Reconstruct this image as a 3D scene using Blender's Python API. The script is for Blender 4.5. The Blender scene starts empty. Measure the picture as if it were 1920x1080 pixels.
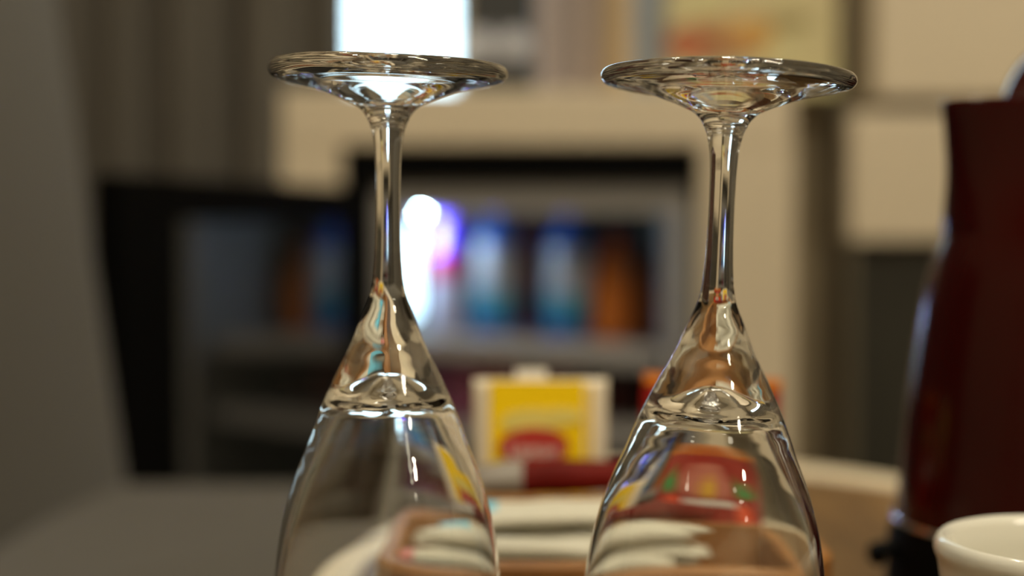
import bpy, bmesh, math, random
import numpy as np
from mathutils import Vector, Matrix

random.seed(7)
scene = bpy.context.scene
COL = scene.collection

# ------------------------------------------------------------------ camera
F = 2800.0                       # focal length in pixels of the 1920 frame
PITCH = math.atan(110.0 / F)     # camera looks slightly down
CAMZ = 0.60
cam_d = bpy.data.cameras.new('camera')
cam = bpy.data.objects.new('camera', cam_d)
COL.objects.link(cam)
cam.location = (0, 0, CAMZ)
cam.rotation_euler = (math.pi / 2 - PITCH, 0, 0)
cam_d.sensor_width = 36.0
cam_d.lens = 36.0 * F / 1920.0
cam_d.clip_start = 0.02
cam_d.dof.use_dof = True
cam_d.dof.focus_distance = 0.412
cam_d.dof.aperture_fstop = 4.0
scene.camera = cam

# ------------------------------------------------------------------ world (daylight outside the window)
world = bpy.data.worlds.new('daylight')
scene.world = world
world.use_nodes = True
bg = world.node_tree.nodes['Background']
bg.inputs[0].default_value = (0.66, 0.89, 1.0, 1)
bg.inputs[1].default_value = 4.5

scene.view_settings.view_transform = 'Standard'
scene.view_settings.look = 'None'
scene.view_settings.gamma = 1.0
scene.view_settings.use_curve_mapping = False
scene.view_settings.exposure = 0.2
try:
    cy = scene.cycles
    cy.max_bounces = 20
    cy.transmission_bounces = 18
    cy.glossy_bounces = 8
    cy.diffuse_bounces = 4
    cy.sample_clamp_indirect = 6.0
    cy.blur_glossy = 0.3
except Exception:
    pass

WARM = (1.0, 0.90, 0.69)
def lamp(name, loc, watts, size, col=WARM, rot=(0, 0, 0), shape='DISK', size_y=None):
    l = bpy.data.lights.new(name, 'AREA')
    l.shape = shape
    l.size = size
    if size_y:
        l.size_y = size_y
    l.energy = watts
    l.color = col
    o = bpy.data.objects.new(name, l)
    o.location = loc
    o.rotation_euler = rot
    COL.objects.link(o)
    return o
# recessed warm ceiling spots of the room
for (x, y, w, d) in ((0.62, -0.22, 10, .22), (1.02, -0.64, 11, .26), (1.50, -1.14, 12, .26), (2.10, -1.76, 13, .26), (-0.75, -0.60, 9, .16),
                     (0.10, 0.55, 6, .12), (0.85, 1.0, 6, .12), (0.25, 1.25, 7, .12), (-0.55, 0.95, 5, .12)):
    lamp('ceiling_spot', (x, y, 2.46), w, d)
# sky portal in the gap between curtain and window edge
pw = lamp('window_portal', (-0.62, 2.52, 1.3), 1.0, 1.1, (1, 1, 1), (-math.pi / 2, 0, 0), 'RECTANGLE', 1.6)
pw.data.cycles.is_portal = True

# ------------------------------------------------------------------ helpers
def P(px, py, D):
    """point on the plane y = D seen at a pixel of the 1920x1080 photograph"""
    a = (px - 960.0) / F
    b = (540.0 - py) / F
    d = Vector((a, math.cos(PITCH) + b * math.sin(PITCH), -math.sin(PITCH) + b * math.cos(PITCH)))
    return Vector((0, 0, CAMZ)) + d * (D / d.y)
def PX(px, D): return P(px, 430, D).x
def PZ(py, D): return P(960, py, D).z

MATS = {}
def mat(name, col, rough=0.5, metal=0.0, spec=0.5, var=0.0, scale=20.0, stretch=(1, 1, 1), bump=0.0, col2=None,
        coat=0.0, emit=None, emit_s=0.0, ior=1.5, sheen=0.0, detail=4.0):
    if name in MATS:
        return MATS[name]
    m = bpy.data.materials.new(name)
    m.use_nodes = True
    nt = m.node_tree
    b = nt.nodes['Principled BSDF']
    b.inputs['Base Color'].default_value = (*col, 1)
    b.inputs['Roughness'].default_value = rough
    b.inputs['Metallic'].default_value = metal
    b.inputs['Specular IOR Level'].default_value = spec
    b.inputs['IOR'].default_value = ior
    b.inputs['Coat Weight'].default_value = coat
    b.inputs['Sheen Weight'].default_value = sheen
    if emit:
        b.inputs['Emission Color'].default_value = (*emit, 1)
        b.inputs['Emission Strength'].default_value = emit_s
    if var > 0 or col2 or bump > 0:
        tc = nt.nodes.new('ShaderNodeTexCoord')
        mp = nt.nodes.new('ShaderNodeMapping')
        mp.inputs['Scale'].default_value = stretch
        nz = nt.nodes.new('ShaderNodeTexNoise')
        nz.inputs['Scale'].default_value = scale
        nz.inputs['Detail'].default_value = detail
        nt.links.new(tc.outputs['Object'], mp.inputs['Vector'])
        nt.links.new(mp.outputs['Vector'], nz.inputs['Vector'])
        if var > 0 or col2:
            rp = nt.nodes.new('ShaderNodeValToRGB')
            c2 = col2 if col2 else tuple(max(0.0, c * (1 - var)) for c in col)
            rp.color_ramp.elements[0].position = 0.35
            rp.color_ramp.elements[0].color = (*c2, 1)
            rp.color_ramp.elements[1].position = 0.65
            rp.color_ramp.elements[1].color = (*col, 1)
            nt.links.new(nz.outputs['Fac'], rp.inputs['Fac'])
            nt.links.new(rp.outputs['Color'], b.inputs['Base Color'])
        if bump > 0:
            bp = nt.nodes.new('ShaderNodeBump')
            bp.inputs['Strength'].default_value = bump
            bp.inputs['Distance'].default_value = 0.002
            nt.links.new(nz.outputs['Fac'], bp.inputs['Height'])
            nt.links.new(bp.outputs['Normal'], b.inputs['Normal'])
    MATS[name] = m
    return m

def glass_mat(name, col=(1, 1, 1), ior=1.5, rough=0.0):
    m = bpy.data.materials.new(name)
    m.use_nodes = True
    b = m.node_tree.nodes['Principled BSDF']
    b.inputs['Base Color'].default_value = (*col, 1)
    b.inputs['Roughness'].default_value = rough
    b.inputs['IOR'].default_value = ior
    b.inputs['Transmission Weight'].default_value = 1.0
    return m

def thin_pane_mat(name, tint=(1, 1, 1)):
    m = bpy.data.materials.new(name)
    m.use_nodes = True
    nt = m.node_tree
    nt.nodes.remove(nt.nodes['Principled BSDF'])
    out = nt.nodes['Material Output']
    t = nt.nodes.new('ShaderNodeBsdfTransparent')
    t.inputs[0].default_value = (*tint, 1)
    g = nt.nodes.new('ShaderNodeBsdfGlossy')
    g.inputs['Roughness'].default_value = 0.02
    fr = nt.nodes.new('ShaderNodeFresnel')
    fr.inputs[0].default_value = 1.45
    mx = nt.nodes.new('ShaderNodeMixShader')
    nt.links.new(fr.outputs[0], mx.inputs[0])
    nt.links.new(t.outputs[0], mx.inputs[1])
    nt.links.new(g.outputs[0], mx.inputs[2])
    nt.links.new(mx.outputs[0], out.inputs[0])
    return m

def link(o, parent=None):
    COL.objects.link(o)
    if parent is not None:
        o.parent = parent
    return o

def tag(o, label=None, cat=None, group=None, kind=None):
    if label: o['label'] = label
    if cat: o['category'] = cat
    if group: o['group'] = group
    if kind: o['kind'] = kind
    return o

def thing(name, label, cat, loc=(0, 0, 0), rot=(0, 0, 0), group=None):
    o = bpy.data.objects.new(name, None)
    o.empty_display_size = 0.02
    o.location = loc
    o.rotation_euler = rot
    link(o)
    return tag(o, label, cat, group)

def mesh_obj(name, verts, faces, m, parent=None, smooth=False, loc=(0, 0, 0), rot=(0, 0, 0)):
    me = bpy.data.meshes.new(name)
    me.from_pydata([tuple(v) for v in verts], [], faces)
    me.update()
    ms = m if isinstance(m, (list, tuple)) else [m]
    for x in ms:
        me.materials.append(x)
    if smooth:
        me.polygons.foreach_set('use_smooth', [True] * len(me.polygons))
    o = bpy.data.objects.new(name, me)
    o.location = loc
    o.rotation_euler = rot
    return link(o, parent)

def bm_obj(name, bm, m, parent=None, smooth=False, loc=(0, 0, 0), rot=(0, 0, 0)):
    bmesh.ops.recalc_face_normals(bm, faces=bm.faces)
    me = bpy.data.meshes.new(name)
    bm.to_mesh(me)
    bm.free()
    for x in (m if isinstance(m, (list, tuple)) else [m]):
        me.materials.append(x)
    if smooth:
        me.polygons.foreach_set('use_smooth', [True] * len(me.polygons))
    o = bpy.data.objects.new(name, me)
    o.location = loc
    o.rotation_euler = rot
    return link(o, parent)

def add_box(bm, lo, hi, bevel=0.0, seg=2):
    r = bmesh.ops.create_cube(bm, size=1.0)
    vs = r['verts']
    for v in vs:
        v.co = Vector(((lo[k] + hi[k]) / 2 + v.co[k] * (hi[k] - lo[k]) for k in range(3)))
    if bevel > 0:
        es = list({e for v in vs for e in v.link_edges})
        bmesh.ops.bevel(bm, geom=es, offset=bevel, segments=seg, affect='EDGES', profile=0.5)

def box(name, lo, hi, m, parent=None, bevel=0.0, seg=2, smooth=False, loc=(0, 0, 0), rot=(0, 0, 0)):
    bm = bmesh.new()
    lo2 = tuple(min(a, b) for a, b in zip(lo, hi))
    hi2 = tuple(max(a, b) for a, b in zip(lo, hi))
    add_box(bm, lo2, hi2, bevel, seg)
    return bm_obj(name, bm, m, parent, smooth, loc, rot)

def catmull(pts, n=8):
    pts = [Vector(p) for p in pts]
    out = []
    for i in range(len(pts) - 1):
        p0 = pts[max(i - 1, 0)]; p1 = pts[i]; p2 = pts[i + 1]; p3 = pts[min(i + 2, len(pts) - 1)]
        # centripetal-like tangents by chord length
        d1 = max((p2 - p1).length, 1e-9)
        d0 = max((p1 - p0).length, 1e-9) if i > 0 else d1
        d2 = max((p3 - p2).length, 1e-9) if i + 2 < len(pts) else d1
        m1 = ((p1 - p0) / d0 * d1 + (p2 - p1) / d1 * d0) / (d0 + d1) * d1 if i > 0 else (p2 - p1)
        m2 = ((p2 - p1) / d1 * d2 + (p3 - p2) / d2 * d1) / (d1 + d2) * d1 if i + 2 < len(pts) else (p2 - p1)
        for k in range(n):
            t = k / n
            h00 = 2 * t**3 - 3 * t**2 + 1; h10 = t**3 - 2 * t**2 + t
            h01 = -2 * t**3 + 3 * t**2; h11 = t**3 - t**2
            out.append(p1 * h00 + m1 * h10 + p2 * h01 + m2 * h11)
    out.append(pts[-1])
    return out

def lathe(name, prof, m, parent=None, seg=40, smooth=True, loc=(0, 0, 0), rot=(0, 0, 0), sharp=35):
    """revolve a list of (r, z) about z"""
    verts, faces, rows = [], [], []
    for (r, z) in prof:
        if r < 1e-6:
            rows.append([len(verts)])
            verts.append((0, 0, z))
        else:
            rows.append(list(range(len(verts), len(verts) + seg)))
            verts += [(r * math.cos(2 * math.pi * j / seg), r * math.sin(2 * math.pi * j / seg), z) for j in range(seg)]
    for a, b in zip(rows[:-1], rows[1:]):
        if len(a) == 1 and len(b) == 1:
            continue
        for j in range(seg):
            k = (j + 1) % seg
            if len(a) == 1: faces.append((a[0], b[k], b[j])[::-1])
            elif len(b) == 1: faces.append((a[j], a[k], b[0]))
            else: faces.append((a[j], a[k], b[k], b[j]))
    o = mesh_obj(name, verts, faces, m, parent, smooth, loc, rot)
    bm = bmesh.new(); bm.from_mesh(o.data)
    bmesh.ops.recalc_face_normals(bm, faces=bm.faces)
    if smooth:
        for e in bm.edges:
            if len(e.link_faces) == 2 and e.calc_face_angle(0) > math.radians(sharp):
                e.smooth = False
    bm.to_mesh(o.data); bm.free()
    return o

# ------------------------------------------------------------------ materials
cream = mat('cream_laminate', (0.62, 0.525, 0.385), 0.45, var=0.05, scale=3)
wallm = mat('cream_wall_paint', (0.58, 0.50, 0.37), 0.8, var=0.05, scale=5)
ceilm = mat('white_ceiling_paint', (0.75, 0.72, 0.66), 0.9, var=0.03, scale=8)
carpet = mat('brown_carpet', (0.13, 0.105, 0.08), 0.95, var=0.3, scale=90, bump=0.4)
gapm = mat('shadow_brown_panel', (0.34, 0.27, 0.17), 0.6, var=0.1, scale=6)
black = mat('black_plastic', (0.002, 0.002, 0.002), 0.6, spec=0.05)
blackg = mat('black_gloss', (0.008, 0.008, 0.008), 0.12)
doorglass = mat('dark_door_glass', (0.012, 0.013, 0.012), 0.03, ior=2.6, spec=0.5)
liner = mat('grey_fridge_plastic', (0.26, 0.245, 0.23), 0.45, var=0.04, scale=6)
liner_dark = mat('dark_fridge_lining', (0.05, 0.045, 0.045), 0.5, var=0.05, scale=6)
fabric = mat('grey_brown_fabric', (0.051, 0.042, 0.029), 0.95, var=0.25, scale=260, bump=0.3, sheen=0.2)
curtainm = mat('grey_curtain_cloth', (0.135, 0.12, 0.10), 0.9, var=0.12, scale=120)
wood = mat('brown_table_wood', (0.15, 0.076, 0.019), 0.45, spec=0.35, col2=(0.10, 0.048, 0.011), scale=9, stretch=(9, 1, 9), bump=0.05, detail=8)
woodbox = mat('orange_box_wood', (0.34, 0.155, 0.045), 0.48, spec=0.3, col2=(0.25, 0.105, 0.028), scale=8, stretch=(1, 9, 9), bump=0.05, detail=8)
ceramic = mat('cream_white_ceramic', (0.69, 0.665, 0.58), 0.12, coat=0.4, var=0.02, scale=10)
kettlered = mat('dark_red_plastic', (0.034, 0.0008, 0.0004), 0.16, spec=0.2, var=0.1, scale=4)
chrome = mat('chrome', (0.75, 0.75, 0.78), 0.18, metal=1.0)
paper = mat('white_paper', (0.80, 0.76, 0.68), 0.6, var=0.06, scale=40)

# ------------------------------------------------------------------ the room
def struct(o): return tag(o, kind='structure')
RX0, RX1, RY0, RY1, RZ1 = -1.9, 2.9, -2.5, 2.45, 2.5
struct(box('floor', (RX0 - .1, RY0 - .1, -0.1), (RX1 + .1, RY1 + .1, 0), carpet))
struct(box('ceiling', (RX0 - .1, RY0 - .1, RZ1), (RX1 + .1, RY1 + .1, RZ1 + .1), ceilm))
struct(box('wall_left', (RX0 - .1, RY0, 0), (RX0, RY1, RZ1), wallm))
struct(box('wall_right', (RX1, RY0, 0), (RX1 + .1, RY1, RZ1), wallm))
struct(box('wall_front', (RX0, RY0 - .1, 0), (RX1, RY0, RZ1), wallm))
WX0, WX1, WZ0, WZ1 = -1.20, PX(866, 2.45), 0.55, 2.1
bm = bmesh.new()
add_box(bm, (RX0, RY1, 0), (WX0, RY1 + .1, RZ1))
add_box(bm, (WX1, RY1, 0), (RX1, RY1 + .1, RZ1))
add_box(bm, (WX0, RY1, 0), (WX1, RY1 + .1, WZ0))
add_box(bm, (WX0, RY1, WZ1), (WX1, RY1 + .1, RZ1))
struct(bm_obj('wall_back', bm, wallm))
win = bpy.data.objects.new('window_1', None); link(win)
win.location = ((WX0 + WX1) / 2, RY1 + .06, WZ0)
tag(win, 'tall bright window between the grey curtain and the cabinet display', 'window', kind='structure')
hw = (WX1 - WX0) / 2; hh = WZ1 - WZ0
white_frame = mat('white_window_frame', (0.8, 0.8, 0.78), 0.4)
bm = bmesh.new()
add_box(bm, (-hw, -.02, 0), (-hw + .03, .02, hh)); add_box(bm, (hw - .012, -.02, 0), (hw, .02, hh))
add_box(bm, (-hw, -.02, 0), (hw, .02, .03)); add_box(bm, (-hw, -.02, hh - .03), (hw, .02, hh))
bm_obj('window_frame', bm, white_frame, win)
box('window_pane', (-hw + .02, -.002, .02), (hw - .01, .002, hh - .02), thin_pane_mat('window_glass', (0.97, 0.99, 1)), win)

# curtain hanging in folds left of the window gap
def curtain():
    x1 = PX(656, 2.36); x0 = -1.75
    n = 420
    zs = [0.03, 0.5, 1.0, 1.6, 2.2, 2.42]
    verts, faces = [], []
    for side in (0, 1):
        for z in zs:
            for i in range(n + 1):
                t = i / n
                x = x0 + (x1 - x0) * t
                ph = (x - x1) / 0.112 * 2 * math.pi
                a = 0.042 + 0.010 * math.sin(ph * 0.37)
                y = 2.365 + a * math.sin(ph + 0.5 * math.sin(ph * 0.31)) + 0.008 * math.sin(ph * 2.3 + z)
                verts.append((x, y + side * 0.003, z))
    W = n + 1; H = len(zs)
    for s in (0, 1):
        for r in range(H - 1):
            for i in range(n):
                a = s * W * H + r * W + i
                f = (a, a + 1, a + W + 1, a + W)
                faces.append(f if s == 0 else f[::-1])
    for r in range(H - 1):
        for i in (0, n):
            a = r * W + i; b = a + W * H
            faces.append((a, a + W, b + W, b))
    o = mesh_obj('curtain', verts, faces, curtainm, None, True)
    tag(o, 'grey brown curtain hanging in vertical folds left of the bright window', 'curtain')
curtain()

# ------------------------------------------------------------------ cream cabinet around the fridge
FD = 1.80
cx0, cx1 = PX(528, FD), PX(1488, FD)
ox0, ox1 = PX(640, FD), PX(1314, FD)
ztop = PZ(168, FD); zslab = PZ(272, FD)
cab = thing('fridge_cabinet', 'cream laminate cabinet housing the open mini fridge', 'cabinet', ((cx0 + cx1) / 2, FD, 0))
def cb(name, lo, hi, m, parent=cab, **k):
    L = parent.location
    return box(name, tuple(a - b for a, b in zip(lo, L)), tuple(a - b for a, b in zip(hi, L)), m, parent, **k)
cb('top_slab', (cx0, FD, zslab), (cx1, 2.30, ztop), cream, bevel=0.003)
cb('side_panel', (cx0, FD, 0.06), (ox0, 2.30, zslab), cream)
cb('side_panel', (ox1, FD, 0.06), (cx1, 2.30, zslab), cream)
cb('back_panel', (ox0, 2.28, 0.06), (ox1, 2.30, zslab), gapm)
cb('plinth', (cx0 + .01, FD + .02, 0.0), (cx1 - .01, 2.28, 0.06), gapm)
cb('bottom_shelf', (ox0, FD, 0.06), (ox1, 2.28, 0.10), cream)

# recessed panel between the two cabinets, the gap's shade put into its brown
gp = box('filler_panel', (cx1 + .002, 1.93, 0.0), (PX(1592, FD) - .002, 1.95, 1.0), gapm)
tag(gp, 'recessed filler panel coloured shade brown in the gap right of the fridge cabinet', 'panel')

# tall cabinet on the right
tx0 = PX(1592, FD)
tall = thing('tall_cabinet', 'tall cream cabinet with drawer and dark lower opening at the right', 'cabinet', (tx0, FD, 0))
T2 = 1.35
cb('body', (tx0, FD + .05, 0), (T2, 2.40, PZ(196, FD)), mat('gap_shade_carcass', (0.10, 0.08, 0.05), 0.6), tall)  # carcass coloured dark to carry the shade of the groove above the drawer
cb('upper_body', (PX(1605, FD), FD + .05, PZ(196, FD)), (T2, 2.40, 2.2), mat('gap_shade_carcass_upper', (0.16, 0.125, 0.075), 0.6), tall)  # dark tone stands in for the shadow gap left of the upper door
cb('upper_door', (PX(1640, FD), FD - .0, PZ(184, FD)), (T2, FD + .05, 2.2), cream, tall, bevel=0.003)
cb('drawer_front', (PX(1594, FD), FD - .0, PZ(452, FD)), (T2, FD + .05, PZ(210, FD)), cream, tall, bevel=0.003)
cb('lower_door', (PX(1606, FD), FD + .03, 0.12), (T2, FD + .05, PZ(470, FD)), mat('dark_smoked_panel', (0.020, 0.019, 0.013), 0.4, var=0.2, scale=6), tall)
cb('stile', (tx0, FD, 0.0), (PX(1606, FD), FD + .05, PZ(452, FD)), mat('dark_stile', (0.10, 0.082, 0.05), 0.6), tall)
cb('plinth', (PX(1606, FD), FD, 0.0), (T2, FD + .05, 0.12), cream, tall)

# ------------------------------------------------------------------ mini fridge
fr = thing('mini_fridge', 'black mini fridge standing open in the cream cabinet', 'fridge', ((ox0 + ox1) / 2, FD + .01, 0.10))
def fb(name, lo, hi, m, **k): return cb(name, lo, hi, m, fr, **k)
fx0, fx1 = ox0 + .002, ox1 - .002
ix0, ix1 = PX(704, 1.83), PX(1296, 1.83)            # grey frame outer
jx0, jx1 = PX(742, 1.85), PX(1252, 1.85)            # cavity
iz1 = PZ(346, 1.83); jz1 = PZ(398, 1.85)
fz0, fz1 = 0.101, zslab - .002
fy0, fy1 = FD + .012, 2.26
bm = bmesh.new()
for lo, hi in (((fx0, fy0, iz1), (fx1, fy1, fz1)), ((fx0, fy0, fz0), (ix0, fy1, iz1)), ((ix1, fy0, fz0), (fx1, fy1, iz1)), ((ix0, fy1 - .02, fz0), (ix1, fy1, iz1)), ((ix0, fy0, fz0), (ix1, fy1 - .02, .14))):
    L = fr.location
    add_box(bm, tuple(a - b for a, b in zip(lo, L)), tuple(a - b for a, b in zip(hi, L)))
bm_obj('casing', bm, black, fr)
yf = FD + .022
bm = bmesh.new()
for lo, hi in (((ix0, yf, jz1), (ix1, fy1 - .02, iz1)), ((ix0, yf, .14), (jx0, fy1 - .02, jz1)), ((jx1, yf, .14), (ix1, fy1 - .02, jz1))):
    add_box(bm, tuple(a - b for a, b in zip(lo, L)), tuple(a - b for a, b in zip(hi, L)))
bm_obj('inner_frame', bm, liner, fr)
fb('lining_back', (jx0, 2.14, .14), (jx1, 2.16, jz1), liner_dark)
# crooked upper shelf: right end hangs lower
TILT = math.radians(3.2)
sxc = (jx0 + jx1) / 2
def shelf_z(x): return PZ(641, 1.86) - math.tan(TILT) * (x - sxc)
bm = bmesh.new()
add_box(bm, (-(jx1 - jx0) / 2 + .003, 0, -.026), ((jx1 - jx0) / 2 - .003, .02, 0), .003)
add_box(bm, (-(jx1 - jx0) / 2 + .003, .02, -.008), ((jx1 - jx0) / 2 - .003, .26, 0))
Lf = fr.location
bm_obj('shelf', bm, mat('pale_shelf_plastic', (0.26, 0.245, 0.235), 0.4), fr, loc=(sxc - Lf.x, 1.85 - Lf.y, PZ(641, 1.86) - Lf.z), rot=(0, TILT, 0))
z2 = PZ(800, 1.86)
fb('shelf', (jx0 + .002, 1.85, z2 - .022), (jx1 - .002, 2.13, z2), MATS['pale_shelf_plastic'])
# interior light: a lit strip on the left lining and one bright diode near its top
led = mat('cool_fridge_light', (0.8, 0.9, 1.0), 0.4, emit=(0.55, 0.85, 1.0), emit_s=3.0)
fb('light_strip', (jx0 + .001, 1.90, shelf_z(jx0) + .015), (jx0 + .016, 2.06, jz1 - .02), led, bevel=.004)
diode = lathe('diode', [(0, .0045), (.003, .0036), (.0045, 0), (.003, -.0036), (0, -.0045)], mat('bright_diode', (1, 1, 1), 0.4, emit=(0.62, 0.93, 1.0), emit_s=420.0), fr, seg=16)
diode.location = P(791, 394, 1.88) - fr.location
lamp('fridge_lamp', (jx0 + .03, 1.93, (jz1 + shelf_z(jx0)) / 2 + .05), 0.30, .05, (0.55, 0.75, 1.0), (0, math.radians(-90), 0))
# open glass door
hinge = Vector((PX(664, 1.79), 1.792, 0))
dend = Vector((PX(198, 1.335), 1.335, 0))
dv = dend - hinge
dang = math.atan2(dv.y, dv.x)
dw = dv.length
dz0 = 0.11; dz1 = PZ(352, 1.78)
door = bpy.data.objects.new('door', None)
link(door, fr); door.location = hinge - fr.location; door.rotation_euler = (0, 0, dang)
door['label'] = 'open dark glass fridge door'
# local x runs along the door from the hinge; fridge-side face is local +y or -y
dzl0, dzl1 = dz0 - .10 + .0, dz1 - .10
door.location.z = 0
bm = bmesh.new()
fwid = .040
add_box(bm, (0, -.014, dzl0), (fwid, .014, dzl1)); add_box(bm, (dw - fwid * 2.3, -.014, dzl0), (dw, .014, dzl1))
add_box(bm, (fwid, -.014, dzl0), (dw - fwid * 2.3, .014, dzl0 + fwid)); add_box(bm, (fwid, -.014, dzl1 - fwid), (dw - fwid * 2.3, .014, dzl1))
bm_obj('door_frame', bm, black, door)
box('door_glass', (fwid, -.008, dzl0 + fwid), (dw - fwid * 2.3, .008, dzl1 - fwid), doorglass, door)

# bottles and cans in the fridge
def bottle(name, label, cat, group, px, D, h, r, parts, rows):
    x = PX(px, D)
    t = thing(name, label, cat, (x, D, shelf_z(x) + .0015), (0, TILT, 0), group)
    for nm, prof, m in parts(h, r):
        lathe(nm, prof, m, t, seg=28)
    return t
navy = mat('deep_blue_plastic', (0.01, 0.04, 0.42), 0.2, coat=0.5)
bluep = mat('blue_bottle', (0.02, 0.10, 0.38), 0.2, coat=0.5)
teal = mat('teal_print', (0.03, 0.22, 0.32), 0.35)
greylab = mat('grey_label', (0.42, 0.42, 0.44), 0.45)
redp = mat('dark_red_bottle', (0.16, 0.006, 0.008), 0.2, coat=0.4)
orangep = mat('orange_bottle', (0.60, 0.16, 0.015), 0.3)
orangec = mat('red_orange_cap', (0.55, 0.06, 0.01), 0.35)
brownp = mat('brown_orange_bottle', (0.20, 0.055, 0.012), 0.3)
violet = mat('violet_can_top', (0.08, 0.02, 0.55), 0.25, coat=0.4)
crim = mat('crimson_band', (0.40, 0.02, 0.08), 0.3)
lilac = mat('lilac_white_print', (0.42, 0.38, 0.50), 0.4)
def water(h, r):
    return [('body', [(0, 0), (r * .9, 0), (r, .006), (r, h * .70), (r * .96, h * .76), (r * .62, h * .86), (r * .40, h * .90), (r * .40, h * .92), (0, h * .92)], bluep),
            ('label', [(r * 1.01, h * .34), (r * 1.025, h * .35), (r * 1.025, h * .68), (r * 1.01, h * .69)], greylab),
            ('printed_band', [(r * 1.01, h * .14), (r * 1.02, h * .15), (r * 1.02, h * .33), (r * 1.01, h * .335)], teal),
            ('cap', [(r * .41, h * .915), (r * .46, h * .915), (r * .46, h * .99), (r * .42, h), (0, h)], navy)]
def slim(m, mc):
    def f(h, r):
        return [('body', [(0, 0), (r * .9, 0), (r, .005), (r, h * .62), (r * .9, h * .72), (r * .45, h * .85), (r * .42, h * .93), (0, h * .93)], m),
                ('cap', [(r * .43, h * .92), (r * .48, h * .92), (r * .48, h * .99), (r * .44, h), (0, h)], mc)]
    return f
def can(h, r):
    return [('body', [(0, 0), (r * .8, 0), (r, .008), (r, h * .45), (0, h * .45)], lilac),
            ('printed_band', [(r, h * .45), (r * 1.003, h * .455), (r * 1.003, h * .66), (r, h * .665)], crim),
            ('upper_body', [(r, h * .66), (r, h * .92), (r * .86, h * .98), (r * .84, h), (r * .80, h), (r * .78, h * .985), (0, h * .985)], violet)]
G = 'drinks on the upper fridge shelf'
bottle('drink_can', 'violet and red drink can beside the lit left wall of the fridge', 'can', G, 832, 1.96, .150, .024, can, 0)
bottle('water_bottle', 'blue bottle with grey label left of the dark red bottle', 'bottle', G, 920, 1.97, .166, .032, water, 0)
bottle('juice_bottle', 'slim dark red bottle between the two blue bottles', 'bottle', G, 985, 2.02, .160, .020, slim(redp, redp), 0)
bottle('water_bottle', 'blue bottle with grey label beside the orange bottle', 'bottle', G, 1056, 1.97, .166, .032, water, 0)
bottle('juice_bottle', 'bright orange bottle right of the blue bottles', 'bottle', G, 1142, 1.97, .135, .027, slim(orangep, orangec), 0)
bottle('juice_bottle', 'brownish orange bottle at the right end of the fridge shelf', 'bottle', G, 1216, 1.98, .120, .024, slim(brownp, brownp), 0)
# small cans on the lower shelf
for px, m, lab in ((800, mat('plum_can', (0.25, 0.06, 0.22), 0.25), 'plum coloured small can at the left of the lower fridge shelf'),
                   (862, mat('pink_can', (0.45, 0.14, 0.30), 0.2), 'pink small can on the lower fridge shelf beside the plum one'),
                   (930, mat('red_can', (0.36, 0.012, 0.015), 0.3), 'red small can on the lower fridge shelf behind the yellow tea sachet'),
                   (1050, mat('dark_red_can', (0.20, 0.01, 0.012), 0.3), 'dark red small can on the lower shelf behind the tea sachet'),
                   (1160, mat('maroon_can', (0.09, 0.012, 0.016), 0.3), 'maroon small can on the lower fridge shelf between the two tea sachets')):
    x = PX(px, 1.97)
    h, r = .078 if px != 1160 else .045, .029
    t = thing('drink_can', lab, 'can', (x, 1.97, z2 + .0005), (0, 0, 0), 'small cans on the lower fridge shelf')
    lathe('body', [(0, 0), (r * .8, 0), (r, .006), (r, h - .008), (r * .88, h - .001)], m, t, seg=28)
    lathe('lid', [(r * .88, h - .001), (r * .86, h), (r * .80, h), (r * .78, h - .003), (0, h - .003)], chrome, t, seg=28)

# ------------------------------------------------------------------ things standing on the cabinet
zt = ztop + .0005
def book(px0, px1, D, h, m, label, depth=.15, parts=True):
    x0, x1 = PX(px0, D), PX(px1, D)
    w = x1 - x0
    t = thing('book', label, 'book', ((x0 + x1) / 2, D, zt), (0, 0, 0), 'upright books on the fridge cabinet')
    c = min(.0025, w * .12)
    bm = bmesh.new()
    add_box(bm, (-w / 2, 0, 0), (w / 2, .004, h), .0012)
    add_box(bm, (-w / 2, .003, 0), (-w / 2 + c, depth, h)); add_box(bm, (w / 2 - c, .003, 0), (w / 2, depth, h))
    bm_obj('cover', bm, m, t)
    box('page_block', (-w / 2 + c, .004, .003), (w / 2 - c, depth - .004, h - .004), paper, t)
    return t
BD = 1.93
book(1008, 1047, BD, .205, mat('pale_pink_cover', (0.40, 0.33, 0.31), 0.5), 'pale pink book next to the dark box')
book(1048, 1083, BD, .215, mat('mauve_grey_cover', (0.21, 0.175, 0.165), 0.5), 'mauve grey book between two pinkish books')
book(1084, 1111, BD, .200, mat('dusty_pink_cover', (0.37, 0.29, 0.25), 0.5), 'narrow dusty pink book third from the left')
book(1112, 1140, BD, .210, mat('brown_cover', (0.19, 0.145, 0.11), 0.5), 'narrow brown book left of the tan book')
book(1141, 1182, BD, .205, mat('tan_cover', (0.48, 0.34, 0.18), 0.5), 'tan yellow book left of the blue grey one')
book(1183, 1246, BD, .215, mat('blue_grey_cover', (0.33, 0.37, 0.42), 0.5), 'thick blue grey book beside the food picture board')
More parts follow.
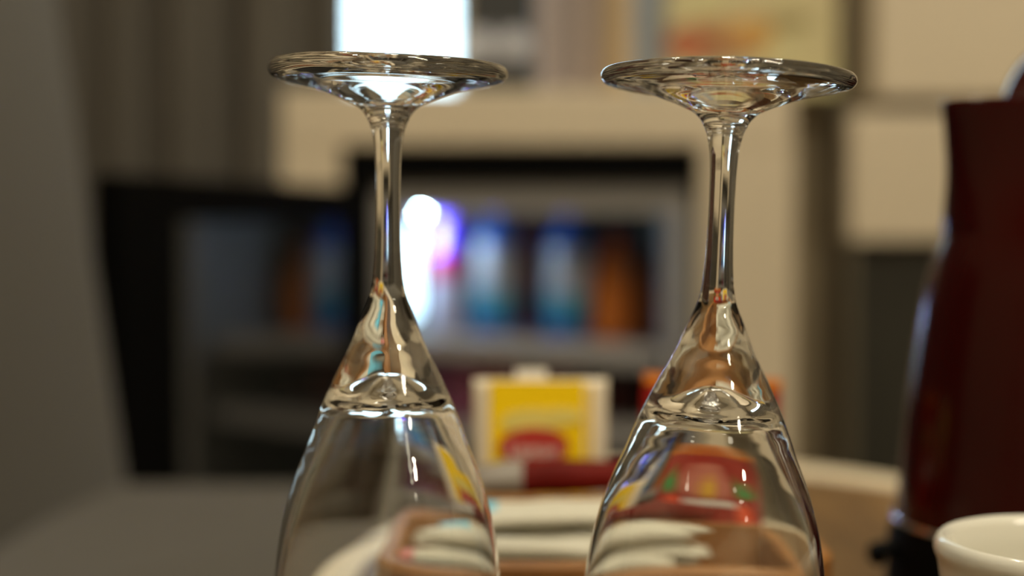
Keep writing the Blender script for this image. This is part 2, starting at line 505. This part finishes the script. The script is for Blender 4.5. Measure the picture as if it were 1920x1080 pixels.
# dark box with two pale round dials
bx0, bx1 = PX(874, 1.90), PX(1004, 1.90)
rad = thing('dark_box', 'dark grey box with two pale round spots beside the bright window', 'box', ((bx0 + bx1) / 2, 1.90, zt))
w2 = (bx1 - bx0) / 2
box('body', (-w2, 0, 0), (w2, .12, .165), mat('dark_grey_casing', (0.035, 0.036, 0.038), 0.4, var=0.1, scale=8), rad, bevel=.004)
zc = PZ(84, 1.89) - zt
box('front_band', (-w2 + .004, -.003, zc - .028), (w2 - .004, .001, zc + .022), mat('grey_band', (0.13, 0.135, 0.15), 0.4), rad, bevel=.001)
dial = mat('pale_dial', (0.55, 0.56, 0.62), 0.3)
for px in (898, 964):
    d = lathe('dial', [(0, .010), (.015, .010), (.018, .007), (.019, 0), (0, 0)], dial, rad, seg=28, rot=(math.pi / 2, 0, 0))
    d.location = (PX(px, 1.89) - rad.location.x, -.003, zc)
# food picture board
qx0, qx1 = PX(1250, 1.86), PX(1568, 1.86)
pb = thing('picture_board', 'pale yellow board printed with orange and red food on the cabinet', 'picture', ((qx0 + qx1) / 2, 1.86, zt))
w2 = (qx1 - qx0) / 2; ph = .235
box('board', (-w2, 0, 0), (w2, .012, ph), mat('pale_yellow_print', (0.56, 0.52, 0.26), 0.5, col2=(0.52, 0.43, 0.24), scale=14), pb, bevel=.001)
def blob(name, cx, cz, rx, rz, m, parent, y=-.0006, n=28, wob=.12, seed=0):
    random.seed(seed)
    ph_ = [random.uniform(0, 6.28) for _ in range(4)]
    vs = []
    for yy in (y, y + .0006):
        for j in range(n):
            a = 2 * math.pi * j / n
            k = 1 + wob * (math.sin(2 * a + ph_[0]) * .5 + math.sin(3 * a + ph_[1]) * .4 + math.sin(5 * a + ph_[2]) * .25)
            vs.append((cx + rx * k * math.cos(a), yy, cz + rz * k * math.sin(a)))
    fs = [tuple(range(n)), tuple(range(2 * n - 1, n - 1, -1))]
    fs += [(j, j + n, (j + 1) % n + n, (j + 1) % n) for j in range(n)]
    return mesh_obj(name, vs, fs, m, parent)
def bp(px, py): v = P(px, py, 1.86); return v.x - pb.location.x, v.z - zt
for i, (px, py, rx, rz, c) in enumerate(((1322, 78, .052, .026, (0.42, 0.16, 0.07)), (1405, 66, .030, .022, (0.62, 0.34, 0.08)), (1290, 92, .020, .018, (0.50, 0.15, 0.06)),
                                          (1365, 96, .035, .012, (0.40, 0.20, 0.09)), (1478, 40, .026, .010, (0.36, 0.27, 0.11)), (1340, 50, .022, .010, (0.50, 0.26, 0.10)))):
    x_, z_ = bp(px, py)
    blob('printed_food', x_, z_, rx, rz, mat('food_print_%d' % i, c, 0.5, var=0.3, scale=60), pb, y=-.0006 - .0003 * i, seed=i)

# ------------------------------------------------------------------ grey chair at the left
ch = thing('armchair', 'grey fabric chair with upright back at the left behind the table', 'chair', (-0.224, 0.98, 0))
SZ = 0.394
def soft_box(name, lo, hi, m, parent, bevel, seg=5, loc=(0, 0, 0), rot=(0, 0, 0)):
    return box(name, lo, hi, m, parent, bevel=bevel, seg=seg, smooth=True, loc=loc, rot=rot)
# local frame: x to the right (towards seat front), y away
def seat():
    # cushion with softly rounded far corner
    bm = bmesh.new()
    x0, x1, y0, y1 = -.118, .30, -.26, .245
    r = .09
    pts = []
    for cx_, cy_, a0 in ((x1 - r, y1 - r, 0), (x0 + .02, y1 - .02, 90), (x0 + .02, y0 + .02, 180), (x1 - r, y0 + r, 270)):
        rr = r if a0 in (0, 270) else .02
        for k in range(7):
            a = math.radians(a0 + 90 * k / 6)
            pts.append((cx_ + rr * math.cos(a), cy_ + rr * math.sin(a)))
    n = len(pts)
    cxm = sum(p[0] for p in pts) / n; cym = sum(p[1] for p in pts) / n
    layers = [(SZ - .115, .0), (SZ - .105, .008), (SZ - .03, .008), (SZ - .012, .003), (SZ - .003, -.010), (SZ, -.03)]
    rows = []
    for z, o_ in layers:
        row = []
        for p in pts:
            d = Vector((p[0] - cxm, p[1] - cym)); L_ = d.length
            d = d * ((L_ + o_) / L_)
            row.append(bm.verts.new((cxm + d.x, cym + d.y, z)))
        rows.append(row)
    for a, b in zip(rows[:-1], rows[1:]):
        for j in range(n):
            bm.faces.new((a[j], a[(j + 1) % n], b[(j + 1) % n], b[j]))
    bm.faces.new(rows[0][::-1])
    c = bm.verts.new((cxm, cym, SZ + .006))
    for j in range(n):
        bm.faces.new((rows[-1][j], rows[-1][(j + 1) % n], c))
    return bm_obj('seat', bm, fabric, ch, True)
seat()
back = soft_box('backrest', (-.13, -.30, 0), (0, .245, .52), fabric, ch, .028, loc=(-.115, 0, SZ - .06), rot=(0, math.radians(-8.0), math.radians(-9)))
legm = mat('dark_wood_leg', (0.04, 0.025, 0.015), 0.5)
for (lx, ly) in ((-.17, -.21), (-.17, .19), (.22, -.17), (.22, .16)):
    lathe('leg', [(0, 0), (.011, 0), (.018, SZ - .11), (0, SZ - .11)], legm, ch, seg=16, loc=(lx, ly, 0))

# ------------------------------------------------------------------ oval table
TZ = 0.447
tcx, tcy = .105, .622
tb = thing('side_table', 'oval brown wooden side table with a pale cream rim', 'table', (tcx, tcy, 0))
def sup(a, b, n=96, e=2.25):
    out = []
    for j in range(n):
        t = 2 * math.pi * j / n
        c, s = math.cos(t), math.sin(t)
        out.append((a * math.copysign(abs(c) ** (2 / e), c), b * math.copysign(abs(s) ** (2 / e), s)))
    return out
TA, TB_ = .205, .372
inn = sup(TA - .026, TB_ - .055); out_ = sup(TA, TB_)
n = len(inn)
vs = [(x, y, TZ) for x, y in inn] + [(x, y, TZ - .028) for x, y in inn]
mesh_obj('tabletop', vs, [tuple(range(n)), tuple(range(2 * n - 1, n - 1, -1))] + [(j + n, (j + 1) % n + n, (j + 1) % n, j) for j in range(n)], wood, tb)
vs = []; rows = [(inn, TZ), (sup(TA - .003, TB_ - .003), TZ), (out_, TZ - .004), (out_, TZ - .026), (sup(TA - .004, TB_ - .004), TZ - .030), (inn, TZ - .030)]
for ring, z in rows:
    vs += [(x, y, z) for x, y in ring]
fs = []
for k in range(len(rows)):
    a = k * n; b = ((k + 1) % len(rows)) * n
    fs += [(a + j, a + (j + 1) % n, b + (j + 1) % n, b + j) for j in range(n)]
rimo = mesh_obj('rim', vs, fs, mat('pale_cream_rim', (0.66, 0.56, 0.40), 0.4, var=0.05, scale=12), tb)
bm = bmesh.new(); bm.from_mesh(rimo.data); bmesh.ops.recalc_face_normals(bm, faces=bm.faces); bm.to_mesh(rimo.data); bm.free()
lathe('pedestal', [(0, .02), (.03, .02), (.024, .10), (.022, TZ - .06), (.05, TZ - .03), (0, TZ - .03)], blackg, tb, seg=28, loc=(0.03, -.15, 0))
lathe('foot_plate', [(0, 0), (.15, 0), (.15, .012), (.03, .02), (0, .02)], blackg, tb, seg=40, loc=(0.03, -.15, 0))

# ------------------------------------------------------------------ wooden caddy with tea and sugar
BX0, BX1, BY0, BY1 = -.050, .117, .516, .690
bxw = thing('tea_caddy', 'orange brown wooden caddy with rounded corners holding tea and sugar', 'caddy', ((BX0 + BX1) / 2, (BY0 + BY1) / 2, TZ + .0005))
bw, bd, bh = (BX1 - BX0) / 2, (BY1 - BY0) / 2, .036
def rrect(w, d, r, k=6):
    out = []
    for cx_, cy_, a0 in ((w - r, d - r, 0), (-w + r, d - r, 90), (-w + r, -d + r, 180), (w - r, -d + r, 270)):
        for i in range(k + 1):
            a = math.radians(a0 + 90 * i / k)
            out.append((cx_ + r * math.cos(a), cy_ + r * math.sin(a)))
    return out
def ring_mesh(name, rows, m, parent, close=True):
    n = len(rows[0][0]); vs = []
    for ring, z in rows:
        vs += [(x, y, z) for x, y in ring]
    fs = []
    K = len(rows)
    for k in range(K if close else K - 1):
        a = k * n; b = ((k + 1) % K) * n
        fs += [(a + j, a + (j + 1) % n, b + (j + 1) % n, b + j) for j in range(n)]
    o = mesh_obj(name, vs, fs, m, parent)
    bm = bmesh.new(); bm.from_mesh(o.data); bmesh.ops.recalc_face_normals(bm, faces=bm.faces); bm.to_mesh(o.data); bm.free()
    return o
Ro, Ri = rrect(bw, bd, .028), rrect(bw - .008, bd - .008, .020)
ring_mesh('side_wall', [(Ro, 0), (Ro, bh - .002), (rrect(bw - .002, bd - .002, .026), bh), (rrect(bw - .006, bd - .006, .022), bh), (Ri, bh - .002), (Ri, 0)], woodbox, bxw)
n = len(Ri)
mesh_obj('bottom_board', [(x, y, .005) for x, y in Ri] + [(x, y, 0.0) for x, y in Ri], [tuple(range(n)), tuple(range(2 * n - 1, n - 1, -1))], woodbox, bxw)
DIV = .622
dl = DIV - bxw.location.y
box('divider', (-bw + .007, dl - .003, .004), (bw - .007, dl + .003, .041), woodbox, bxw, bevel=.001)

# --- upright tea sachets
def sachet(name, label, px0, px1, pytop, D, lean, m, roll=0.0):
    x0, x1 = PX(px0, D), PX(px1, D)
    zb = TZ + .006
    h = PZ(pytop, D) - zb
    t = thing(name, label, 'tea bag', ((x0 + x1) / 2, D, zb), (lean, roll, 0), 'tea sachets in the wooden caddy')
    w = (x1 - x0) / 2
    # soft packet: pillowed front and back, crimped edges
    nx, nz = 16, 18
    vs, fs = [], []
    for s in (-1, 1):
        for k in range(nz + 1):
            for i in range(nx + 1):
                u = i / nx * 2 - 1; v = k / nz * 2 - 1
                th = .0006 + .0011 * (max(0, 1 - abs(u) ** 4) * max(0, 1 - abs(v) ** 4)) ** .5
                vs.append((u * w * (1 - .015 * (1 - abs(v))), s * th, (v + 1) / 2 * h))
    W = nx + 1; Hn = W * (nz + 1)
    for s in (0, 1):
        for k in range(nz):
            for i in range(nx):
                a = s * Hn + k * W + i
                f = (a, a + 1, a + W + 1, a + W)
                fs.append(f if s == 0 else f[::-1])
    for k in range(nz):
        for i in (0, nx):
            a = k * W + i; b = a + Hn
            fs.append((a, a + W, b + W, b) if i == 0 else (a, b, b + W, a + W))
    for i in range(nx):
        for k in (0, nz):
            a = k * W + i; b = a + Hn
            fs.append((a, b, b + 1, a + 1) if k == 0 else (a, a + 1, b + 1, b))
    mesh_obj('packet', vs, fs, m, t, True)
    return t, w, h
def plate(name, x0, x1, z0, z1, m, parent, y, r=0.0):
    return box(name, (x0, y, z0), (x1, y + .0004, z1), m, parent)
def text(name, body, size, m, parent, loc, rot=(math.pi / 2, 0, 0)):
    cu = bpy.data.curves.new(name, 'FONT')
    cu.body = body; cu.size = size; cu.align_x = 'CENTER'; cu.align_y = 'CENTER'; cu.extrude = .0001
    tmp = bpy.data.objects.new(name, cu)
    me = bpy.data.meshes.new_from_object(tmp)
    bpy.data.objects.remove(tmp)
    me.materials.append(m)
    o = bpy.data.objects.new(name, me)
    o.location = loc; o.rotation_euler = rot
    return link(o, parent)
yel = mat('bright_yellow_print', (0.96, 0.65, 0.002), 0.5, spec=0.2, var=0.06, scale=30)
yell = mat('pale_yellow_swash', (0.80, 0.66, 0.16), 0.4, var=0.1, scale=40)
creamp = mat('cream_paper', (0.76, 0.66, 0.50), 0.55, var=0.04, scale=40)
redlogo = mat('red_logo_print', (0.45, 0.03, 0.02), 0.45)
whitep = mat('white_print', (0.82, 0.78, 0.72), 0.5)
YD = .655
t, w, h = sachet('tea_sachet', 'yellow tea sachet with cream side edges standing in the caddy', 886, 1142, 712, YD, math.radians(-6), creamp)
plate('yellow_panel', -w + .0075, w - .0105, .0, h - .0008, yel, t, -.0022)
blob('pale_swash', -.004, h - .0185, .013, .0055, yell, t, y=-.0028, seed=3)
blob('pale_swash', .010, h - .0165, .008, .004, yell, t, y=-.0031, seed=4)
plate('side_stripe', w - .0090, w - .0072, .002, h - .003, yel, t, -.0022)
blob('logo_shape', -.0030, h - .0300, .0155, .0085, redlogo, t, y=-.0034, wob=.02, seed=1)
text('lettering', 'Lipton', .0085, whitep, t, (-.0030, -.0037, h - .0318))
# paper tag tucked behind
box('tag', (-.011, .003, h - .020), (.003, .0036, h + .0045), whitep, t)

redpk = mat('red_tea_packet', (0.36, 0.010, 0.006), 0.5, spec=0.3, var=0.15, scale=25)
orn = mat('orange_flap', (0.78, 0.24, 0.01), 0.4)
grn = mat('green_print', (0.03, 0.26, 0.05), 0.4)
pnk = mat('pink_emblem', (0.55, 0.17, 0.12), 0.45)
ylw = mat('yellow_emblem', (0.75, 0.42, 0.04), 0.4)
brr = mat('bright_red_print', (0.85, 0.07, 0.01), 0.35)
t, w, h = sachet('tea_sachet', 'red tea sachet with orange top band behind the right glass', 1192, 1456, 706, YD, math.radians(-6), redpk, math.radians(3))
plate('orange_band', -w + .0005, w - .0005, h - .0048, h - .0003, orn, t, -.0022)
plate('green_patch', -w + .004, -w + .014, h - .026, h - .015, grn, t, -.0022)
plate('green_patch', w - .014, w - .004, h - .026, h - .017, grn, t, -.0022)
blob('emblem', 0, h - .0215, .016, .0085, pnk, t, y=-.0024, seed=5, wob=.06)
blob('emblem_star', .0, h - .024, .0055, .0045, ylw, t, y=-.0030, seed=6, wob=.3)
plate('white_ribbon', -.013, .016, h - .0385, h - .0325, whitep, t, -.0026)
blob('bright_patch', -.019, h - .040, .0048, .011, brr, t, y=-.0026, seed=8)
blob('bright_patch', .020, h - .044, .0045, .010, brr, t, y=-.0026, seed=9)

# --- paper sticks
def stick_mesh(L_, w, th, ms, split):
    nx, nr = 22, 14
    vs, fs, mi = [], [], []
    for i in range(nx + 1):
        u = i / nx * 2 - 1
        e = max(0.0, 1 - abs(u) ** 7)
        for j in range(nr):
            a = 2 * math.pi * j / nr
            vs.append((u * L_ / 2, w / 2 * math.cos(a) * (1 - .06 * e), (th / 2 * e ** .6 + .0004) * math.sin(a) * (1 + .22 * math.sin(9 * u + 1) * math.cos(a * 2 + 3 * u)) + .0009 * math.sin(2.6 * u + 1.1) * e))
    for i in range(nx):
        for j in range(nr):
            k = (j + 1) % nr
            fs.append((i * nr + j, i * nr + k, (i + 1) * nr + k, (i + 1) * nr + j))
            u = (i + .5) / nx
            mi.append(1 if (u < split[0] or u > split[1]) else 0)
    fs.append(tuple(range(nr))[::-1]); mi.append(1)
    fs.append(tuple(nx * nr + j for j in range(nr))); mi.append(0)
    me = bpy.data.meshes.new('paper_stick')
    me.from_pydata(vs, [], fs)
    for m in ms: me.materials.append(m)
    me.polygons.foreach_set('material_index', mi)
    me.polygons.foreach_set('use_smooth', [True] * len(mi))
    bm = bmesh.new(); bm.from_mesh(me); bmesh.ops.recalc_face_normals(bm, faces=bm.faces); bm.to_mesh(me); bm.free()
    return me
skyb = mat('sky_blue_print', (0.10, 0.45, 0.62), 0.5)
pinkr = mat('faded_red_print', (0.55, 0.18, 0.15), 0.5)
spaper = mat('cream_white_stick_paper', (0.54, 0.51, 0.41), 0.5, var=0.10, scale=60, bump=0.15)
SL, SW, ST = .106, .0185, .0066
meb = stick_mesh(SL, SW, ST, (spaper, skyb), (.16, 1.1))
mer = stick_mesh(SL, SW, ST, (spaper, pinkr), (.10, 1.1))
mew = stick_mesh(SL, SW, ST, (spaper, spaper), (.08, 1.1))
SG = 'paper sugar sticks heaped in the wooden caddy'
ROW = ('row nearest the wine glasses', 'second row from the glasses', 'third row from the glasses', 'row beside the divider')
LAYER = ('bottom', 'second', 'third', 'fourth', 'fifth')
special = {(4, 3): 'highest sugar stick of the heap, with a sky blue printed end beside the divider', (3, 1): 'sugar stick with a faded red end slanting across the front of the heap'}
random.seed(21)
for lay in range(5):
    for row in range(4):
        if (lay, row) in ((3, 0), (4, 0), (4, 1)):
            continue
        me = meb if (lay, row) in ((4, 3), (2, 0)) else (mer if (lay, row) in ((3, 1), (1, 2), (2, 2)) else mew)
        o = bpy.data.objects.new('sugar_stick', me)
        o.location = (.014 + random.uniform(-.009, .012) + (.012 if lay == 4 else 0), .537 + row * .0205 + .0015 * (lay % 2), TZ + .0098 + lay * .0075)
        o.rotation_euler = (math.radians(random.uniform(-5, 5)), math.radians(random.uniform(-1.6, 1.6)), math.radians(random.uniform(-5, 5)))
        link(o)
        end = ' with a blue end' if me is meb else (' with a red end' if me is mer else '')
        tag(o, special.get((lay, row)) or 'white sugar stick%s in the %s layer, %s' % (end, LAYER[lay], ROW[row]), 'sugar stick', SG)
# dark red coffee stick with silver end, resting on the divider
dkr = mat('dark_red_foil', (0.13, 0.005, 0.002), 0.6, spec=0.10, var=0.3, scale=30)
slv = mat('grey_foil', (0.20, 0.17, 0.14), 0.4)
me = stick_mesh(.108, .020, .0130, (dkr, slv), (.22, 1.1))
o = bpy.data.objects.new('coffee_stick', me)
o.location = (.034, .6335, TZ + .042 + .0052)
o.rotation_euler = (math.radians(12), 0, math.radians(-.5)); link(o)
tag(o, 'dark red coffee stick with a grey end lying before the yellow sachet', 'coffee stick')

# ------------------------------------------------------------------ kettle
KX, KY = .233, .615
kt = thing('electric_kettle', 'dark red electric kettle with a black base at the right', 'kettle', (KX, KY, TZ + .0005))
def kz(py): return PZ(py, KY) - TZ
def kr(px): return KX - PX(px, KY)
prof = [(kr(1692), kz(972)), (kr(1697), kz(930)), (kr(1706), kz(850)), (kr(1716), kz(740)), (kr(1730), kz(630)), (kr(1748), kz(530)), (kr(1772), kz(450)), (kr(1790), kz(405)), (kr(1815), kz(330)), (kr(1828), kz(260)), (kr(1835), kz(198))]
pr = catmull([(a, b, 0) for a, b in prof], 5)
seg = 80
vs, fs = [], []
zneck, ztopk = kz(440), kz(198)
for p in pr:
    for j in range(seg):
        a = 2 * math.pi * j / seg
        r = p.x; z = p.y
        # pouring lip on the left side
        da = math.atan2(math.sin(a - math.pi), math.cos(a - math.pi))
        s = max(0.0, (z - zneck) / (ztopk - zneck))
        lip = math.exp(-(da / .42) ** 2)
        r += lip * (s ** .75) * (kr(1764) - kr(1835))
        z += .0018 * (-math.cos(a)) * s
        vs.append((r * math.cos(a), r * math.sin(a), z))
K = len(pr)
for k in range(K - 1):
    for j in range(seg):
        fs.append((k * seg + j, k * seg + (j + 1) % seg, (k + 1) * seg + (j + 1) % seg, (k + 1) * seg + j))
# inner lip, closed inside
base_i = len(vs)
for j in range(seg):
    v = vs[(K - 1) * seg + j]
    vs.append((v[0] * .96, v[1] * .96, v[2]))
for j in range(seg):
    v = vs[(K - 1) * seg + j]
    vs.append((v[0] * .90, v[1] * .90, v[2] - .02))
for q in (0, 1):
    a0 = (K - 1) * seg if q == 0 else base_i
    b0 = base_i + q * seg
    for j in range(seg):
        fs.append((a0 + j, a0 + (j + 1) % seg, b0 + (j + 1) % seg, b0 + j))
fs.append(tuple(base_i + seg + j for j in range(seg)))
mesh_obj('body', vs, fs, kettlered, kt, True)
rb = kr(1690)
lathe('chrome_ring', [(rb - .004, kz(985)), (rb, kz(985)), (rb + .0012, kz(980)), (rb, kz(972)), (rb - .004, kz(971))], chrome, kt, seg=80)
lathe('base', [(0, 0), (rb + .001, 0), (rb + .003, .003), (rb + .002, kz(1010)), (rb - .0005, kz(986)), (0, kz(986))], black, kt, seg=80)
# small switch lever at the left of the base
bm = bmesh.new()
add_box(bm, (-rb - .010, -.006, kz(1042)), (-rb + .004, .006, kz(1018)), .003)
add_box(bm, (-rb - .012, -.006, kz(1060)), (-rb - .006, .006, kz(1022)), .0025)
bm_obj('switch_lever', bm, black, kt)
rl = kr(1878)
lidprof = [(rl * 1.01, kz(214)), (rl, kz(195)), (rl * .93, kz(160)), (rl * .76, kz(115)), (rl * .45, kz(78)), (rl * .2, kz(66)), (0, kz(64))]
lathe('lid', [(p.x, p.y) for p in catmull([(a, b, 0) for a, b in lidprof], 5)], mat('glossy_red_lid', (0.05, 0.004, 0.004), 0.12, coat=0.5), kt, seg=64)
# dark handle rising from the lid to the right
hp = catmull([(-.006, 0, kz(80)), (.012, 0, kz(48)), (.05, 0, kz(46)), (.098, 0, kz(110)), (.112, 0, kz(330)), (.108, 0, kz(620)), (.062, 0, kz(820))], 8)
bm = bmesh.new(); prev = None
for i, p in enumerate(hp):
    d = (hp[min(i + 1, len(hp) - 1)] - hp[max(i - 1, 0)]).normalized()
    nrm = Vector((-d.z, 0, d.x)); row = []
    for j in range(14):
        a = 2 * math.pi * j / 14
        row.append(bm.verts.new(p + nrm * .010 * math.cos(a) + Vector((0, 1, 0)) * .014 * math.sin(a)))
    if prev:
        for j in range(14):
            bm.faces.new((prev[j], prev[(j + 1) % 14], row[(j + 1) % 14], row[j]))
    else:
        bm.faces.new(row[::-1])
    prev = row
bm.faces.new(prev)
bm_obj('handle', bm, blackg, kt, True)

# ------------------------------------------------------------------ white cup
CX, CY = .1705, .450
cup = thing('coffee_cup', 'cream white ceramic cup at the lower right corner', 'cup', (CX, CY, TZ + .0005))
ch_ = PZ(1010, CY) - TZ - .0005
R0 = CX - PX(1766, CY)
cp = [(0, .004), (.017, .004), (.018, 0), (.0215, 0), (.024, .005), (.031, .020), (R0 - .0035, .038), (R0 - .0020, ch_ - .013), (R0 - .0012, ch_ - .008), (R0, ch_ - .004), (R0 - .0008, ch_ - .0012), (R0 - .0022, ch_), (R0 - .0040, ch_ - .0012), (R0 - .0055, ch_ - .005),
      (R0 - .0065, .038), (.027, .022), (.018, .009), (0, .007)]
lathe('body', [(p.x, p.y) for p in catmull([(a, b, 0) for a, b in cp], 5)], ceramic, cup, seg=72, sharp=80)
hp = catmull([(R0 - .004, 0, .045), (R0 + .016, 0, .046), (R0 + .022, 0, .034), (R0 + .014, 0, .020), (.030, 0, .018)], 6)
bm = bmesh.new(); prev = None
for i, p in enumerate(hp):
    d = (hp[min(i + 1, len(hp) - 1)] - hp[max(i - 1, 0)]).normalized()
    nrm = Vector((-d.z, 0, d.x)); row = []
    for j in range(12):
        a = 2 * math.pi * j / 12
        row.append(bm.verts.new(p + nrm * .0035 * math.cos(a) + Vector((0, 1, 0)) * .005 * math.sin(a)))
    if prev:
        for j in range(12):
            bm.faces.new((prev[j], prev[(j + 1) % 12], row[(j + 1) % 12], row[j]))
    prev = row
bm_obj('handle', bm, ceramic, cup, True)

# ------------------------------------------------------------------ wine glasses standing upside down
glassm = glass_mat('clear_glass', (0.985, 0.99, 0.975), 1.51)
S = .07 / 444.0                    # metres per pixel at the left glass
GH = (1399.5 - 125) * S
def gz(py): return GH - (py - 125) * S
outer = [  # (radius px, photo row) from the centre of the foot's flat side round to the bowl's inner floor
    (0, 184), (16, 183), (34, 176), (54, 163), (84, 149), (124, 138), (166, 130), (196, 125.5), (210, 124.5),
    (218, 127), (222.5, 134), (222.4, 143), (217, 150.5), (202, 155.5), (174, 161.5), (139, 169), (103, 182), (74, 194), (57, 203), (46, 214), (40, 223),
    (34.5, 236), (30, 252), (27, 268), (24.5, 300), (23.2, 350), (23.2, 410), (24, 455), (26.2, 500), (30, 536), (36, 560), (46, 585),
    (58, 615), (67, 639), (80, 667), (94, 694), (106, 720), (117, 745), (128, 772), (140, 804), (151, 836), (162, 863), (173, 891),
    (182, 919), (190, 947), (197, 975), (207, 1030), (213.5, 1085), (217, 1140), (217, 1200), (212, 1270), (203, 1340), (196, 1385),
    (194.8, 1397), (192.5, 1399.5), (190, 1397), (190, 1385), (196.5, 1340), (205.5, 1270), (210.5, 1200), (210.2, 1140), (206.5, 1085),
    (198, 1030), (186.5, 975), (178.5, 947), (169, 919), (158.5, 891), (146, 863), (134, 836), (121.5, 806), (110.5, 781), (102, 765), (93, 754), (82, 747), (68, 741), (54, 733.5), (40, 723), (27, 714), (14, 707), (0, 705)]
SUB = 9
prof = catmull([(r * S, gz(y), 0) for r, y in outer], SUB)
prof[0].x = 0; prof[-1].x = 0
SEG = 192
pr = np.array([[p.x, p.y] for p in prof])
def wine_glass(label, loc, rot, seed, sx=1.0, sz=1.0, ftilt=0.0, floor=0.0):
    rng = np.random.RandomState(seed)
    ph = rng.uniform(0, 6.28, 12)
    th = np.linspace(0, 2 * np.pi, SEG, endpoint=False)
    r = pr[:, 0][:, None] * np.ones(SEG); z = pr[:, 1][:, None] * np.ones(SEG)
    py = 125 + (GH - z) / S
    idx = np.arange(len(pr))[:, None] / float(SUB)      # knot index
    T = th[None, :]
    # solid cone under the bowl: slight hand-finished ripples
    wcone = np.exp(-((py - 650) / 70.0) ** 2) * (idx < 50)
    r *= 1 + wcone * (.0055 * np.sin(5 * T + ph[0]) + .004 * np.sin(8 * T + ph[1]) + .0025 * np.sin(13 * T + ph[2]))
    # moulded stem is not perfectly round
    wst = np.exp(-((py - 380) / 130.0) ** 2) * (idx < 40)
    r *= 1 + wst * (.020 * np.sin(2 * T + ph[3]) + .012 * np.sin(3 * T + ph[4]))
    # inner floor is uneven
    win_ = np.clip((idx - 64) / 5.0, 0, 1)
    wfl = np.clip((960 - py) / 215.0, 0, 1)
    z -= floor * S * wfl * wfl * (3 - 2 * wfl) * (idx > 56)
    z += win_ * (r / .018) * (.00016 * np.sin(3 * T + ph[5]) + .00009 * np.sin(5 * T + ph[6]) + .00007 * np.sin(9 * T + ph[7]))
    # foot slightly wavy
    wf = np.clip((r - .012) / .023, 0, 1) * (idx < 17)
    z += wf * (.00030 * np.sin(2 * T + ph[8]) + .00016 * np.sin(3 * T + ph[9])) - wf * ftilt * r * np.cos(T)
    # ring left by joining the foot to the stem
    r *= 1 + .020 * np.exp(-((py - 228) / 3.0) ** 2) * (idx > 15) * (idx < 30)
    V = np.stack([r * np.cos(T), r * np.sin(T), z], axis=-1)
    du = np.gradient(V, axis=0)
    dv = (np.roll(V, -1, axis=1) - np.roll(V, 1, axis=1)) / 2
    N = np.cross(dv, du)
    N /= np.maximum(np.linalg.norm(N, axis=-1, keepdims=True), 1e-12)
    N = -N
    # orientation check on the first foot rows
    if N[SUB, 0, 2] < 0: N = -N
    N[0] = (0, 0, 1); N[-1] = (0, 0, -1)
    V = V * np.array([sx, sx, sz]); N = N / np.array([sx, sx, sz]); N /= np.linalg.norm(N, axis=-1, keepdims=True)
    root = thing('wine_glass', label, 'wine glass', loc, rot, 'upturned wine glasses')
    def part(name, i0, i1):
        rows = range(i0, i1 + 1)
        vs, ns, rid = [], [], []
        for i in rows:
            if pr[i, 0] < 1e-7:
                rid.append([len(vs)]); vs.append(tuple(V[i].mean(axis=0))); ns.append(tuple(N[i, 0]))
            else:
                rid.append(list(range(len(vs), len(vs) + SEG)))
                vs += [tuple(v) for v in V[i]]; ns += [tuple(v) for v in N[i]]
        fs = []
        for a, b in zip(rid[:-1], rid[1:]):
            for j in range(SEG):
                k = (j + 1) % SEG
                if len(a) == 1: fs.append((a[0], b[j], b[k]))
                elif len(b) == 1: fs.append((a[j], b[0], a[k]))
                else: fs.append((a[j], b[j], b[k], a[k]))
        o = mesh_obj(name, vs, fs, glassm, root, True)
        o.data.normals_split_custom_set_from_vertices(ns)
        return o
    part('foot', 0, 22 * SUB)
    part('stem', 22 * SUB, 29 * SUB)
    part('bowl', 29 * SUB, len(pr) - 1)
    return root
def place(px, D, tilt, sz=1.0):
    f = P(px, 125, D)
    return (f.x - GH * sz * math.sin(tilt), D, TZ + .0315 * abs(math.sin(tilt)) + .0002)
t1 = math.radians(0.25); t2 = math.radians(2.4)
wine_glass('left upturned wine glass before the open fridge', place(728, .4414, t1), (0, t1, 0), 3, ftilt=.018, floor=9)
wine_glass('right upturned wine glass leaning slightly before the red tea sachet', place(1365, .430, t2, .98), (0, t2, 0), 11, 1.033, .98, -.012, floor=20)
